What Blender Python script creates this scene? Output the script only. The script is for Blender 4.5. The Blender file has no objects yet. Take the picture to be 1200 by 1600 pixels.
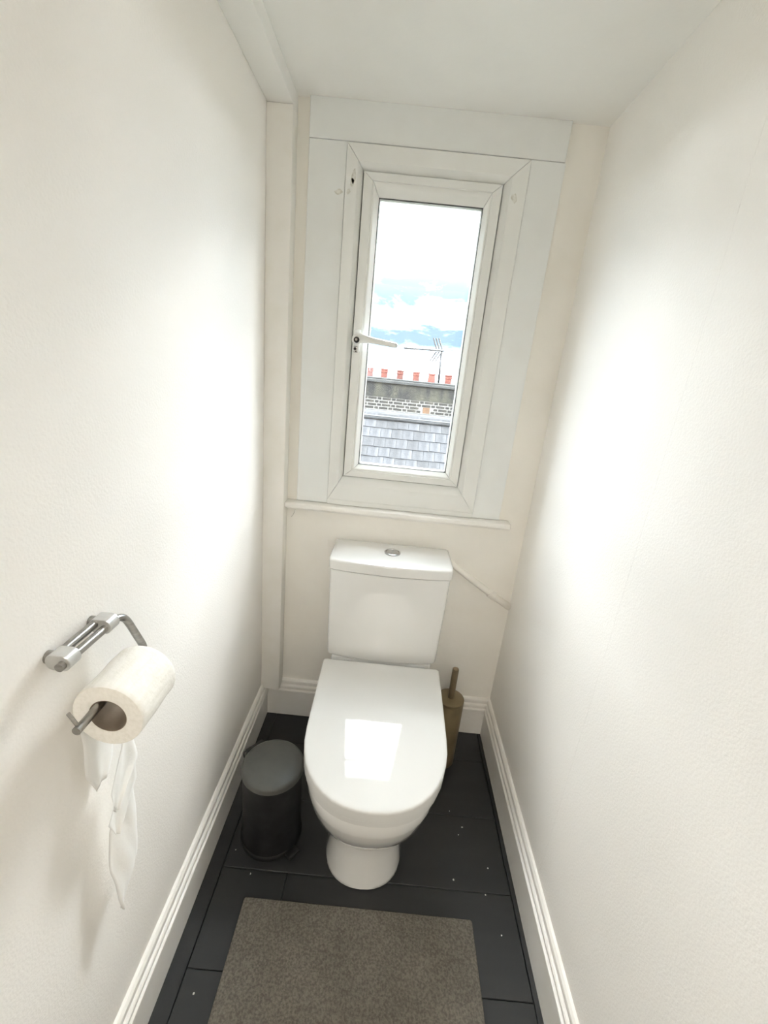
import bpy, bmesh, math, random
from mathutils import Vector, Matrix
random.seed(7)
S = bpy.context.scene
C = S.collection
PI = math.pi

# ------------------------------------------------------------------ camera
F_PX = 686.26                       # focal length in pixels of the 1200x1600 frame
PITCH, ROLL, YAW = 0.3192, 0.1004, -0.0019
cx, sx = math.cos(PITCH), math.sin(PITCH)
cr, sr = math.cos(ROLL), math.sin(ROLL)
cz, sz = math.cos(YAW), math.sin(YAW)
base = Matrix(((1, 0, 0), (0, 0, -1), (0, 1, 0)))
Rm = (Matrix(((cr, -sr, 0), (sr, cr, 0), (0, 0, 1))) @ Matrix(((1, 0, 0), (0, cx, -sx), (0, sx, cx)))
      @ base @ Matrix(((cz, -sz, 0), (sz, cz, 0), (0, 0, 1))))
right, down, fwd = Rm[0], Rm[1], Rm[2]
cam_d = bpy.data.cameras.new('camera')
cam_d.sensor_fit = 'HORIZONTAL'
cam_d.sensor_width = 36.0
cam_d.lens = 36.0 * F_PX / 1200.0
cam_d.clip_start = 0.01
cam = bpy.data.objects.new('camera', cam_d)
C.objects.link(cam)
M4 = Matrix((( right[0], -down[0], -fwd[0], 0.0),
             ( right[1], -down[1], -fwd[1], 0.0),
             ( right[2], -down[2], -fwd[2], 1.36),
             (0, 0, 0, 1)))
cam.matrix_world = M4
S.camera = cam

# ------------------------------------------------------------------ view / world
S.view_settings.view_transform = 'Standard'
S.view_settings.look = 'None'
S.view_settings.gamma = 1.0
S.view_settings.use_curve_mapping = False
S.view_settings.exposure = 0.0
S.cycles.max_bounces = 16
S.cycles.diffuse_bounces = 10
S.cycles.use_denoising = True
S.cycles.sample_clamp_indirect = 10.0

W = bpy.data.worlds.new('sky'); S.world = W
W.use_nodes = True
nt = W.node_tree; nt.nodes.clear()
def N(t, tree=None, **kw):
    n = (tree or nt).nodes.new(t)
    for k, v in kw.items(): setattr(n, k, v)
    return n
def math_node(op, a, b=None, tree=None, clamp=False):
    tr = tree or nt
    n = tr.nodes.new('ShaderNodeMath'); n.operation = op; n.use_clamp = clamp
    for i, v in enumerate((a, b)):
        if v is None: continue
        if isinstance(v, (int, float)): n.inputs[i].default_value = v
        else: tr.links.new(v, n.inputs[i])
    return n.outputs[0]
SKY_WHITE = 51.0        # how many times brighter bright cloud is than the deepest blue
tc = N('ShaderNodeTexCoord'); sep = N('ShaderNodeSeparateXYZ')
nt.links.new(tc.outputs['Generated'], sep.inputs[0])
den = math_node('ADD', math_node('MAXIMUM', sep.outputs[2], 0.0), 0.22)
u = math_node('DIVIDE', math_node('MULTIPLY', sep.outputs[0], -1.0), den)
v = math_node('DIVIDE', sep.outputs[1], den)
comb = N('ShaderNodeCombineXYZ')
nt.links.new(u, comb.inputs[0]); nt.links.new(v, comb.inputs[1]); comb.inputs[2].default_value = 0.5
n1 = N('ShaderNodeTexNoise'); n1.inputs['Scale'].default_value = 2.1; n1.inputs['Detail'].default_value = 9.0
n1.inputs['Roughness'].default_value = 0.62; n1.inputs['Distortion'].default_value = 0.35
nt.links.new(comb.outputs[0], n1.inputs['Vector'])
mr = N('ShaderNodeMapRange'); mr.inputs['From Min'].default_value = 0.44; mr.inputs['From Max'].default_value = 0.74
nt.links.new(n1.outputs['Fac'], mr.inputs['Value'])
# haze near the horizon is white
hz = N('ShaderNodeMapRange'); hz.inputs['From Min'].default_value = 0.02; hz.inputs['From Max'].default_value = 0.05
hz.inputs['To Min'].default_value = 0.45; hz.inputs['To Max'].default_value = 0.0
nt.links.new(sep.outputs[2], hz.inputs['Value'])
# the cloud sheet is thicker higher up, blue shows through it low down
hi_ = N('ShaderNodeMapRange'); hi_.interpolation_type = 'SMOOTHSTEP'
hi_.inputs['From Min'].default_value = 0.09; hi_.inputs['From Max'].default_value = 0.36
hi_.inputs['To Min'].default_value = 0.0; hi_.inputs['To Max'].default_value = 0.62
nt.links.new(sep.outputs[2], hi_.inputs['Value'])
t = math_node('ADD', math_node('ADD', mr.outputs[0], hi_.outputs[0]), hz.outputs[0], clamp=True)
rad = math_node('POWER', SKY_WHITE, t)
mix = N('ShaderNodeMix', data_type='RGBA')
mix.inputs[6].default_value = (0.56, 0.85, 1.15, 1); mix.inputs[7].default_value = (0.95, 0.98, 1.0, 1)
nt.links.new(t, mix.inputs[0])
bg = N('ShaderNodeBackground'); out = N('ShaderNodeOutputWorld')
# below the horizon: dull ground tone
gm = N('ShaderNodeMapRange'); gm.inputs['From Min'].default_value = -0.10; gm.inputs['From Max'].default_value = -0.06
nt.links.new(sep.outputs[2], gm.inputs['Value'])
mg = N('ShaderNodeMix', data_type='RGBA'); mg.inputs[6].default_value = (0.10, 0.10, 0.09, 1)
nt.links.new(gm.outputs[0], mg.inputs[0]); nt.links.new(mix.outputs[2], mg.inputs[7])
nt.links.new(mg.outputs[2], bg.inputs['Color']); nt.links.new(rad, bg.inputs['Strength'])
nt.links.new(bg.outputs[0], out.inputs['Surface'])

# ------------------------------------------------------------------ materials
MAT = {}
def mat(name, col, rough=0.5, metal=0.0, noise=None, bump=None, spec=0.5, coat=0.0, var2=None):
    """procedural principled material; noise=(scale, second colour, low, high); bump=(scale, strength, distance)"""
    m = bpy.data.materials.new(name); m.use_nodes = True
    tr = m.node_tree; p = tr.nodes['Principled BSDF']
    p.inputs['Base Color'].default_value = (*col, 1); p.inputs['Roughness'].default_value = rough
    p.inputs['Metallic'].default_value = metal; p.inputs['Specular IOR Level'].default_value = spec
    p.inputs['Coat Weight'].default_value = coat
    co = tr.nodes.new('ShaderNodeTexCoord')
    if noise:
        sc, c2, lo, hi = noise
        nz = tr.nodes.new('ShaderNodeTexNoise'); nz.inputs['Detail'].default_value = 6
        if isinstance(sc, tuple):
            mp = tr.nodes.new('ShaderNodeMapping'); mp.inputs['Scale'].default_value = sc
            tr.links.new(co.outputs['Object'], mp.inputs[0]); tr.links.new(mp.outputs[0], nz.inputs['Vector'])
            nz.inputs['Scale'].default_value = 1.0
        else:
            nz.inputs['Scale'].default_value = sc; tr.links.new(co.outputs['Object'], nz.inputs['Vector'])
        r = tr.nodes.new('ShaderNodeMapRange'); r.inputs['From Min'].default_value = lo; r.inputs['From Max'].default_value = hi
        tr.links.new(nz.outputs['Fac'], r.inputs['Value'])
        mx = tr.nodes.new('ShaderNodeMix'); mx.data_type = 'RGBA'
        mx.inputs[6].default_value = (*col, 1); mx.inputs[7].default_value = (*c2, 1)
        tr.links.new(r.outputs[0], mx.inputs[0]); src = mx.outputs[2]
        if var2:
            oi = tr.nodes.new('ShaderNodeObjectInfo')
            r2 = tr.nodes.new('ShaderNodeMapRange'); r2.inputs['To Min'].default_value = var2[0]; r2.inputs['To Max'].default_value = var2[1]
            tr.links.new(oi.outputs['Random'], r2.inputs['Value'])
            vm = tr.nodes.new('ShaderNodeVectorMath'); vm.operation = 'SCALE'
            tr.links.new(src, vm.inputs[0]); tr.links.new(r2.outputs[0], vm.inputs['Scale']); src = vm.outputs[0]
        tr.links.new(src, p.inputs['Base Color'])
    if bump:
        sc, st, dist = bump
        nb = tr.nodes.new('ShaderNodeTexNoise'); nb.inputs['Scale'].default_value = sc; nb.inputs['Detail'].default_value = 4
        tr.links.new(co.outputs['Object'], nb.inputs['Vector'])
        b = tr.nodes.new('ShaderNodeBump'); b.inputs['Strength'].default_value = st; b.inputs['Distance'].default_value = dist
        tr.links.new(nb.outputs['Fac'], b.inputs['Height']); tr.links.new(b.outputs[0], p.inputs['Normal'])
    MAT[name] = m
    return m
mat('wall', (0.92, 0.90, 0.868), 0.62, noise=(2.2, (0.90, 0.875, 0.835), 0.4, 0.75), bump=(230, 0.26, 0.003), spec=0.35)
mat('wall_paper_back', (0.89, 0.87, 0.82), 0.6, noise=(3.5, (0.83, 0.80, 0.74), 0.45, 0.75), bump=(35, 0.25, 0.004), spec=0.35)
mat('ceiling', (0.91, 0.905, 0.88), 0.7, noise=(3, (0.86, 0.85, 0.82), 0.4, 0.75), bump=(60, 0.12, 0.003))
mat('trim_paint', (0.87, 0.855, 0.82), 0.38, noise=(9, (0.82, 0.80, 0.74), 0.5, 0.8), bump=(24, 0.10, 0.002))
mat('board_paint', (0.83, 0.85, 0.845), 0.45, noise=(6, (0.79, 0.80, 0.785), 0.5, 0.8), bump=(16, 0.12, 0.003))
mat('upvc', (0.81, 0.82, 0.80), 0.28, noise=(12, (0.78, 0.785, 0.765), 0.45, 0.85))
mat('seal', (0.045, 0.045, 0.042), 0.6, noise=(40, (0.08, 0.08, 0.075), 0.4, 0.7))
mat('residue', (0.56, 0.55, 0.49), 0.7, noise=(90, (0.78, 0.78, 0.74), 0.35, 0.65))
mat('handle_plastic', (0.80, 0.81, 0.80), 0.3, noise=(30, (0.76, 0.77, 0.76), 0.4, 0.8))
mat('chrome', (0.50, 0.50, 0.50), 0.14, 1.0, noise=(25, (0.42, 0.42, 0.42), 0.4, 0.8))
mat('steel', (0.36, 0.35, 0.33), 0.28, 1.0, noise=((60, 60, 400), (0.28, 0.27, 0.255), 0.35, 0.7))
mat('satin_collar', (0.62, 0.62, 0.61), 0.33, 0.7, noise=(60, (0.56, 0.56, 0.55), 0.4, 0.7))
mat('dark', (0.012, 0.012, 0.012), 0.4, noise=(30, (0.02, 0.02, 0.02), 0.4, 0.7))
mat('ceramic', (0.77, 0.77, 0.755), 0.045, noise=(5, (0.76, 0.76, 0.745), 0.4, 0.7), coat=1.0)
mat('lid_plastic', (0.67, 0.67, 0.655), 0.045, noise=(5, (0.66, 0.66, 0.645), 0.4, 0.7), coat=0.2)
mat('floor_base', (0.006, 0.006, 0.006), 0.7, noise=(8, (0.010, 0.010, 0.010), 0.4, 0.7))
mat('floor_paint', (0.0165, 0.0175, 0.018), 0.5, noise=((3, 14, 14), (0.024, 0.0245, 0.025), 0.4, 0.75), bump=(30, 0.12, 0.003))
mat('fleck', (0.75, 0.74, 0.70), 0.8, noise=(300, (0.6, 0.6, 0.56), 0.4, 0.7))
mat('bin_black', (0.003, 0.003, 0.0033), 0.6, noise=(25, (0.012, 0.012, 0.013), 0.4, 0.7))
mat('bin_lid', (0.065, 0.066, 0.060), 0.40, noise=(14, (0.085, 0.085, 0.076), 0.4, 0.7), bump=(40, 0.06, 0.002))
mat('bronze', (0.215, 0.165, 0.09), 0.42, 0.35, noise=(20, (0.17, 0.13, 0.07), 0.4, 0.75))
mat('bronze_handle', (0.21, 0.165, 0.105), 0.38, 0.5, noise=(30, (0.16, 0.12, 0.075), 0.4, 0.75))
mat('paper', (0.86, 0.84, 0.79), 0.9, noise=((160, 25, 160), (0.80, 0.78, 0.72), 0.42, 0.7), bump=(160, 0.25, 0.003), spec=0.1)
mat('core_card', (0.33, 0.265, 0.20), 0.85, noise=(40, (0.26, 0.205, 0.155), 0.4, 0.7))
mat('slate', (0.0052, 0.0057, 0.0070), 0.75, noise=((14, 1.6, 1.6), (0.021, 0.0215, 0.023), 0.40, 0.66), bump=(14, 0.4, 0.02), var2=(0.50, 1.65))
mat('slate_deck', (0.004, 0.0042, 0.0045), 0.9, noise=(3, (0.014, 0.015, 0.016), 0.4, 0.7))
mat('brick', (0.0062, 0.0057, 0.005), 0.9, noise=(9, (0.016, 0.0145, 0.0105), 0.38, 0.7), bump=(30, 0.5, 0.02), var2=(0.6, 1.6))
mat('mortar', (0.12, 0.117, 0.107), 0.95, noise=(6, (0.085, 0.082, 0.072), 0.45, 0.75), bump=(40, 0.3, 0.01))
mat('soot', (0.0066, 0.0068, 0.0063), 0.95, noise=((4.5, 4.5, 1.6), (0.030, 0.029, 0.019), 0.42, 0.70), bump=(12, 0.6, 0.03))
mat('coping', (0.013, 0.0138, 0.0138), 0.9, noise=((4, 4, 14), (0.030, 0.031, 0.029), 0.4, 0.72), bump=(20, 0.5, 0.02))
mat('lead', (0.055, 0.056, 0.057), 0.7, noise=(4, (0.042, 0.043, 0.044), 0.4, 0.7))
mat('terracotta', (0.075, 0.0165, 0.0098), 0.85, noise=(8, (0.05, 0.0125, 0.008), 0.4, 0.7), var2=(0.8, 1.25))
mat('pale_clay', (0.085, 0.035, 0.03), 0.9, noise=(10, (0.06, 0.025, 0.022), 0.4, 0.7))
mat('air_brick', (0.075, 0.04, 0.019), 0.9, noise=(12, (0.05, 0.027, 0.013), 0.4, 0.7))
mat('aerial', (0.012, 0.012, 0.013), 0.5, 0.0, noise=(20, (0.009, 0.009, 0.0095), 0.4, 0.7))
mat('ground', (0.03, 0.032, 0.025), 0.95, noise=(0.6, (0.02, 0.024, 0.014), 0.4, 0.7))
mat('door_paint', (0.84, 0.83, 0.79), 0.4, noise=(5, (0.80, 0.79, 0.75), 0.4, 0.7))
mat('hall_carpet', (0.16, 0.14, 0.12), 0.95, noise=(80, (0.11, 0.10, 0.085), 0.4, 0.7))

# mat (bath rug) : woven rows
def rug_material():
    m = bpy.data.materials.new('rug'); m.use_nodes = True; tr = m.node_tree; p = tr.nodes['Principled BSDF']
    p.inputs['Roughness'].default_value = 0.95; p.inputs['Specular IOR Level'].default_value = 0.1
    co = tr.nodes.new('ShaderNodeTexCoord')
    nz = tr.nodes.new('ShaderNodeTexNoise'); nz.inputs['Scale'].default_value = 7; nz.inputs['Detail'].default_value = 8
    tr.links.new(co.outputs['Object'], nz.inputs['Vector'])
    cr_ = tr.nodes.new('ShaderNodeValToRGB')
    cr_.color_ramp.elements[0].position = 0.3; cr_.color_ramp.elements[0].color = (0.140, 0.128, 0.108, 1)
    cr_.color_ramp.elements[1].position = 0.72; cr_.color_ramp.elements[1].color = (0.185, 0.170, 0.145, 1)
    tr.links.new(nz.outputs['Fac'], cr_.inputs[0])
    sp = tr.nodes.new('ShaderNodeTexNoise'); sp.inputs['Scale'].default_value = 210; sp.inputs['Detail'].default_value = 2
    tr.links.new(co.outputs['Object'], sp.inputs['Vector'])
    r = tr.nodes.new('ShaderNodeMapRange'); r.inputs['From Min'].default_value = 0.35; r.inputs['From Max'].default_value = 0.65
    r.inputs['To Min'].default_value = 0.72; r.inputs['To Max'].default_value = 1.18
    tr.links.new(sp.outputs['Fac'], r.inputs['Value'])
    vm = tr.nodes.new('ShaderNodeVectorMath'); vm.operation = 'SCALE'
    tr.links.new(cr_.outputs[0], vm.inputs[0]); tr.links.new(r.outputs[0], vm.inputs['Scale'])
    tr.links.new(vm.outputs[0], p.inputs['Base Color'])
    b = tr.nodes.new('ShaderNodeBump'); b.inputs['Strength'].default_value = 0.6; b.inputs['Distance'].default_value = 0.004
    tr.links.new(sp.outputs['Fac'], b.inputs['Height']); tr.links.new(b.outputs[0], p.inputs['Normal'])
    MAT['rug'] = m
rug_material()
def glass_material():
    m = bpy.data.materials.new('glass'); m.use_nodes = True; tr = m.node_tree; tr.nodes.clear()
    o = tr.nodes.new('ShaderNodeOutputMaterial'); tp = tr.nodes.new('ShaderNodeBsdfTransparent')
    gl = tr.nodes.new('ShaderNodeBsdfGlossy'); gl.inputs['Roughness'].default_value = 0.0
    fr = tr.nodes.new('ShaderNodeFresnel')
    # the slab does not bend rays, so its exit face must use the same index as its entry face
    ge = tr.nodes.new('ShaderNodeNewGeometry')
    tr.links.new(math_node('SUBTRACT', 1.45, math_node('MULTIPLY', ge.outputs['Backfacing'], 1.45 - 1 / 1.45, tree=tr), tree=tr), fr.inputs['IOR'])
    tp.inputs['Color'].default_value = (0.985, 0.99, 0.985, 1)
    mx = tr.nodes.new('ShaderNodeMixShader')
    tr.links.new(fr.outputs[0], mx.inputs[0]); tr.links.new(tp.outputs[0], mx.inputs[1]); tr.links.new(gl.outputs[0], mx.inputs[2])
    tr.links.new(mx.outputs[0], o.inputs[0]); MAT['glass'] = m
glass_material()
def tissue_material():
    m = bpy.data.materials.new('tissue'); m.use_nodes = True; tr = m.node_tree; tr.nodes.clear()
    o = tr.nodes.new('ShaderNodeOutputMaterial'); df = tr.nodes.new('ShaderNodeBsdfDiffuse'); tl = tr.nodes.new('ShaderNodeBsdfTranslucent')
    df.inputs['Color'].default_value = (0.96, 0.955, 0.94, 1); tl.inputs['Color'].default_value = (0.96, 0.955, 0.94, 1)
    co = tr.nodes.new('ShaderNodeTexCoord'); nz = tr.nodes.new('ShaderNodeTexNoise'); nz.inputs['Scale'].default_value = 120
    tr.links.new(co.outputs['Object'], nz.inputs['Vector'])
    b = tr.nodes.new('ShaderNodeBump'); b.inputs['Strength'].default_value = 0.25; b.inputs['Distance'].default_value = 0.002
    tr.links.new(nz.outputs['Fac'], b.inputs['Height']); tr.links.new(b.outputs[0], df.inputs['Normal'])
    mx = tr.nodes.new('ShaderNodeMixShader'); mx.inputs[0].default_value = 0.35
    tr.links.new(df.outputs[0], mx.inputs[1]); tr.links.new(tl.outputs[0], mx.inputs[2]); tr.links.new(mx.outputs[0], o.inputs[0])
    MAT['tissue'] = m
tissue_material()
def fill_lamp_material():
    m = bpy.data.materials.new('fill_glow'); m.use_nodes = True; p = m.node_tree.nodes['Principled BSDF']
    p.inputs['Emission Color'].default_value = (1.0, 0.945, 0.875, 1); p.inputs['Emission Strength'].default_value = FILL_LAMP
    MAT['fill_glow'] = m
FILL_LAMP = 60.0          # strength of the unseen globe added in the hall as fill light
fill_lamp_material()

# ------------------------------------------------------------------ helpers
def obj(name, bm, m, parent=None, smooth=False, loc=None):
    me = bpy.data.meshes.new(name)
    bmesh.ops.recalc_face_normals(bm, faces=bm.faces[:])
    bm.to_mesh(me); bm.free()
    me.materials.append(MAT[m])
    if smooth:
        for p in me.polygons: p.use_smooth = True
        if smooth is not True: me.set_sharp_from_angle(angle=math.radians(smooth))
    o = bpy.data.objects.new(name, me); C.objects.link(o)
    if loc: o.location = loc
    if parent: o.parent = parent
    return o
def tag(o, label, cat=None, group=None, kind=None):
    o['label'] = label
    if cat: o['category'] = cat
    if group: o['group'] = group
    if kind: o['kind'] = kind
    return o
def empty(name, loc, label, cat, group=None, kind=None):
    o = bpy.data.objects.new(name, None); C.objects.link(o); o.location = loc
    o.empty_display_size = 0.05
    return tag(o, label, cat, group, kind)
def box(bm, x0, x1, y0, y1, z0, z1, bevel=0.0, seg=2):
    vs = [bm.verts.new((x, y, z)) for x in (x0, x1) for y in (y0, y1) for z in (z0, z1)]
    f = [bm.faces.new([vs[i] for i in q]) for q in ((0, 1, 3, 2), (4, 6, 7, 5), (0, 4, 5, 1), (2, 3, 7, 6), (0, 2, 6, 4), (1, 5, 7, 3))]
    if bevel:
        es = list({e for fc in f for e in fc.edges})
        bmesh.ops.bevel(bm, geom=es, offset=bevel, segments=seg, affect='EDGES', profile=0.5)
    return bm
def bbox(*a, **k): return box(bmesh.new(), *a, **k)
def loft(bm, rings, cap0=True, cap1=True, closed=True):
    rv = [[bm.verts.new(p) for p in r] for r in rings]
    n = len(rv[0])
    for a, b in zip(rv, rv[1:]):
        for i in range(n if closed else n - 1):
            j = (i + 1) % n
            bm.faces.new((a[i], a[j], b[j], b[i]))
    if cap0: bm.faces.new(rv[0][::-1])
    if cap1: bm.faces.new(rv[-1])
    return bm
def lathe(bm, prof, c=(0, 0, 0), n=32, cap0=True, cap1=True, rot=None):
    rings = []
    for r, z in prof:
        ring = []
        for i in range(n):
            a = 2 * PI * i / n
            p = Vector((r * math.cos(a), r * math.sin(a), z))
            if rot: p = rot @ p
            ring.append(p + Vector(c))
        rings.append(ring)
    return loft(bm, rings, cap0, cap1)
def tube(bm, pts, r, n=12, caps=True):
    pts = [Vector(p) for p in pts]
    rings = []; up = None
    for i, p in enumerate(pts):
        t = (pts[min(i + 1, len(pts) - 1)] - pts[max(i - 1, 0)]).normalized()
        if up is None:
            up = t.orthogonal().normalized()
        up = (up - t * up.dot(t)).normalized()
        s_ = t.cross(up)
        rr = r[i] if isinstance(r, (list, tuple)) else r
        rings.append([p + rr * (math.cos(2 * PI * k / n) * up + math.sin(2 * PI * k / n) * s_) for k in range(n)])
    return loft(bm, rings, caps, caps)
def fillet_path(pts, rad, n=6):
    pts = [Vector(p) for p in pts]; out_ = [pts[0]]
    for a, b, c in zip(pts, pts[1:], pts[2:]):
        d1 = (a - b).normalized(); d2 = (c - b).normalized()
        p0 = b + d1 * rad; p2 = b + d2 * rad
        for k in range(n + 1):
            t_ = k / n
            out_.append(p0 * (1 - t_) ** 2 + b * 2 * t_ * (1 - t_) + p2 * t_ ** 2)
    out_.append(pts[-1]); return out_

# ------------------------------------------------------------------ room shell
XL, XR, YB, YF, ZC = -0.4035, 0.4855, 1.425, -0.62, 2.007
# floor: dark sub floor carrying painted boards laid across the room
floor = tag(obj('floor', bbox(XL - 0.12, XR + 0.12, YF, YB + 0.15, -0.06, -0.012), 'floor_base'),
            'dark grey painted wooden boards underfoot, dull and scuffed', 'floor', kind='structure')
def plank(x0, x1, y0, y1):
    obj('floorboard', bbox(x0, x1, y0, y1, -0.012, random.uniform(-0.0005, 0.0), bevel=0.0012, seg=1), 'floor_paint', floor)
ys = [-0.62, -0.472, -0.254, -0.036, 0.182, 0.402, 0.622, 0.840, 1.058, 1.276, 1.43]
for i, (a, b) in enumerate(zip(ys, ys[1:])):
    xa, xb = -0.350, 0.458
    cuts = {6: [-0.169], 4: [0.12], 8: [0.10], 2: [-0.1]}.get(i, [])
    xs = [xa] + cuts + [xb]
    for p_, q_ in zip(xs, xs[1:]): plank(p_ + 0.0008, q_ - 0.0008, a + 0.0008, b - 0.0008)
for x0, x1 in ((XL, -0.350), (0.458, XR)):
    for a, b in ((-0.62, 0.30), (0.3016, 1.43)): plank(x0 + 0.0008, x1 - 0.0008, a, b)
for fx, fy, r in ((0.330, 0.995, .0022), (0.345, 1.02, .0035), (0.385, 0.835, .0022), (0.300, 0.865, .003), (0.405, 0.905, .0025), (-0.268, 0.828, .003), (-0.33, 0.885, .002), (-0.315, 0.58, .003), (0.41, 0.745, .002), (0.31, 1.07, .002)):
    bm = bmesh.new()
    ring = [(fx + r * random.uniform(.4, 1.2) * math.cos(a), fy + r * random.uniform(.4, 1.2) * math.sin(a)) for a in [k * PI / 3 for k in range(6)]]
    loft(bm, [[(x, y, 0.0002) for x, y in ring], [(x, y, 0.0012) for x, y in ring]])
    obj('fleck', bm, 'fleck', floor)

wl = tag(obj('wall_left', bbox(XL - 0.12, XL - 0.0006, YF, YB + 0.15, -0.06, ZC + 0.1), 'wall'),
         'cream textured wall on the left carrying the paper holder', 'wall', kind='structure')
wr = tag(obj('wall_right', bbox(XR + 0.0006, XR + 0.12, YF, YB + 0.15, -0.06, ZC + 0.1), 'wall'),
         'plain cream textured wall on the right with a faint vertical paper seam', 'wall', kind='structure')
for wall_, x0, x1, cuts in ((wl, XL - 0.0006, XL, [YF, YB]), (wr, XR, XR + 0.0006, [YF, 0.26, 0.790, 1.320, YB])):
    for a, b in zip(cuts, cuts[1:]):
        obj('wallpaper_strip', bbox(x0, x1, a + 0.0002, b - 0.0002, 0.0, ZC), 'wall', wall_)

HX0, HX1, HZ0, HZ1 = -0.197, 0.293, 0.905, 1.912        # opening for the window
bm = bmesh.new()
for a in ((XL - .0, HX0, -.06, ZC + .1), (HX1, XR + .0, -.06, ZC + .1), (HX0, HX1, -.06, HZ0), (HX0, HX1, HZ1, ZC + .1)):
    box(bm, a[0], a[1], YB, YB + 0.043, a[2], a[3])
wb = tag(obj('wall_back', bm, 'wall_paper_back'), 'cream papered end wall holding the window above the toilet', 'wall', kind='structure')
obj('paper_seam', bbox(0.169, 0.1702, YB - 0.0006, YB, 0.785, 0.885), 'wall_paper_back', wb)
# flaking paint by the sill's left end and the scuffed patch low on the right
for pts in ([(-.307, .868), (-.309, .856), (-.314, .846), (-.320, .838)], [(.405, .628), (.411, .620), (.408, .612)], [(.470, .590), (.476, .578), (.475, .568)]):
    obj('paint_crack', tube(bmesh.new(), [(x, YB - 0.0004, z) for x, z in pts], 0.0011, 6), 'residue', wb)
tag(obj('ceiling', bbox(XL, XR, YF, YB, ZC, ZC + 0.1), 'ceiling'), 'flat white painted ceiling over the narrow room', 'ceiling', kind='structure')
# boxing along the ceiling and down the back left corner
bm = bbox(XL, -0.334, YF, YB, 1.966, ZC + 0.0, bevel=0.004)
tag(obj('trim_1', bm, 'ceiling', smooth=30), 'white boxed-in strip running along the top of the left wall', 'boxing', kind='structure')
bm = bbox(XL, -0.334, 1.370, YB, 0.152, 1.966, bevel=0.003)
tag(obj('trim_2', bm, 'trim_paint', smooth=30), 'tall narrow white pipe boxing in the corner left of the window', 'boxing', kind='structure')
# flat boards round the window
BY = 1.412
tag(obj('trim_3', bbox(-0.3005, 0.3835, BY, YB, 1.9165, ZC, bevel=0.0015), 'board_paint'), 'wide white board above the window, grubby along its top edge', 'board', kind='structure')
tag(obj('trim_4', bbox(-0.3005, HX0 - .001, BY + .001, YB, 0.905, 1.9155, bevel=0.0015), 'board_paint'), 'white upright board beside the window on the handle side', 'board', kind='structure')
tag(obj('trim_5', bbox(HX1 + .001, 0.3865, BY + .001, YB, 0.905, 1.9155, bevel=0.0015), 'board_paint'), 'white upright board beside the window on the side away from the handle', 'board', kind='structure')
bm = bbox(-0.334, 0.421, 1.377, YB, 0.885, 0.904, bevel=0.005, seg=3)
sill = tag(obj('trim_6', bm, 'trim_paint', smooth=30), 'thin white window sill with a rounded front edge above the cistern', 'sill', kind='structure')
obj('sill_apron', bbox(-0.334, 0.40, 1.412, YB, 0.870, 0.885, bevel=0.002), 'trim_paint', sill)

# skirting boards, moulded profile, mitred in the corners
PROF = [(0, 0), (.0145, 0), (.0145, .110), (.0190, .1130), (.0195, .1165), (.0185, .1195), (.0115, .1215), (.0110, .1255), (.0150, .128), (.0170, .133), (.0165, .1385), (.0140, .1415), (.0085, .1430), (.0080, .1465), (.0115, .1490), (.0122, .154), (.0105, .160), (.0060, .165), (0, .166)]
def skirting(name, label, fn, a, b, ca, cb):
    rings = [[fn(p + s_ * d, d, z) for d, z in PROF] for p, s_ in ((a, ca), (b, cb))]
    o = obj(name, loft(bmesh.new(), rings), 'trim_paint', smooth=25)
    tag(o, label, 'baseboard', kind='structure')
skirting('baseboard_left', 'cream moulded skirting board along the left wall', lambda p, d, z: (XL + d, p, z), YF + .02, YB, 0, -1)
skirting('baseboard_right', 'cream moulded skirting board along the right wall', lambda p, d, z: (XR - d, p, z), YF + .02, YB, 0, -1)
skirting('baseboard_back', 'cream moulded skirting board under the window behind the toilet', lambda p, d, z: (p, YB - d, z), XL, XR, 1, -1)

# wall behind the camera with an open doorway, unseen hall and lamp added beyond for fill light
bm = bmesh.new()
for a in ((XL - .12, -0.34, 0, ZC + .1), (0.42, XR + .12, 0, ZC + .1), (-0.34, 0.42, 1.93, ZC + .1)):
    box(bm, a[0], a[1], YF - 0.1, YF, a[2], a[3])
tag(obj('wall_front', bm, 'wall'), 'cream wall with the doorway behind the viewer', 'wall', kind='structure')
tag(obj('floor_hall', bbox(-1.0, 1.1, -2.2, YF, -0.06, -0.002), 'hall_carpet'), 'brown carpet of the added unseen hall beyond the doorway', 'floor', kind='structure')
tag(obj('ceiling_hall', bbox(-1.0, 1.1, -2.2, YF - .1, 2.35, 2.45), 'ceiling'), 'white ceiling of the added unseen hall beyond the doorway', 'ceiling', kind='structure')
tag(obj('wall_hall_left', bbox(-1.1, -1.0, -2.2, YF - .0, -0.06, 2.45), 'wall'), 'cream left wall of the added unseen hall beyond the doorway', 'wall', kind='structure')
tag(obj('wall_hall_right', bbox(1.1, 1.2, -2.2, YF - .0, -0.06, 2.45), 'wall'), 'cream right wall of the added unseen hall beyond the doorway', 'wall', kind='structure')
tag(obj('wall_hall_back', bbox(-1.1, 1.2, -2.3, -2.2, -0.06, 2.45), 'wall'), 'cream wall of the added unseen hall facing the doorway', 'wall', kind='structure')
bm = bmesh.new()
box(bm, -1.0, XL - .12, YF - .1, YF, -0.06, 2.45); box(bm, XR + .12, 1.1, YF - .1, YF, -0.06, 2.45); box(bm, XL - .12, XR + .12, YF - .1, YF, ZC + .1, 2.45)
tag(obj('wall_hall_front', bm, 'wall'), 'cream wall of the added unseen hall around the doorway', 'wall', kind='structure')
dr = empty('door_1', (0.42, YF - .1, 0), 'white panelled door standing open into the hall', 'door', kind='structure')
obj('door_leaf', bbox(0, 0.04, -0.75, -0.01, 0.01, 1.92, bevel=.002), 'door_paint', dr)
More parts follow.
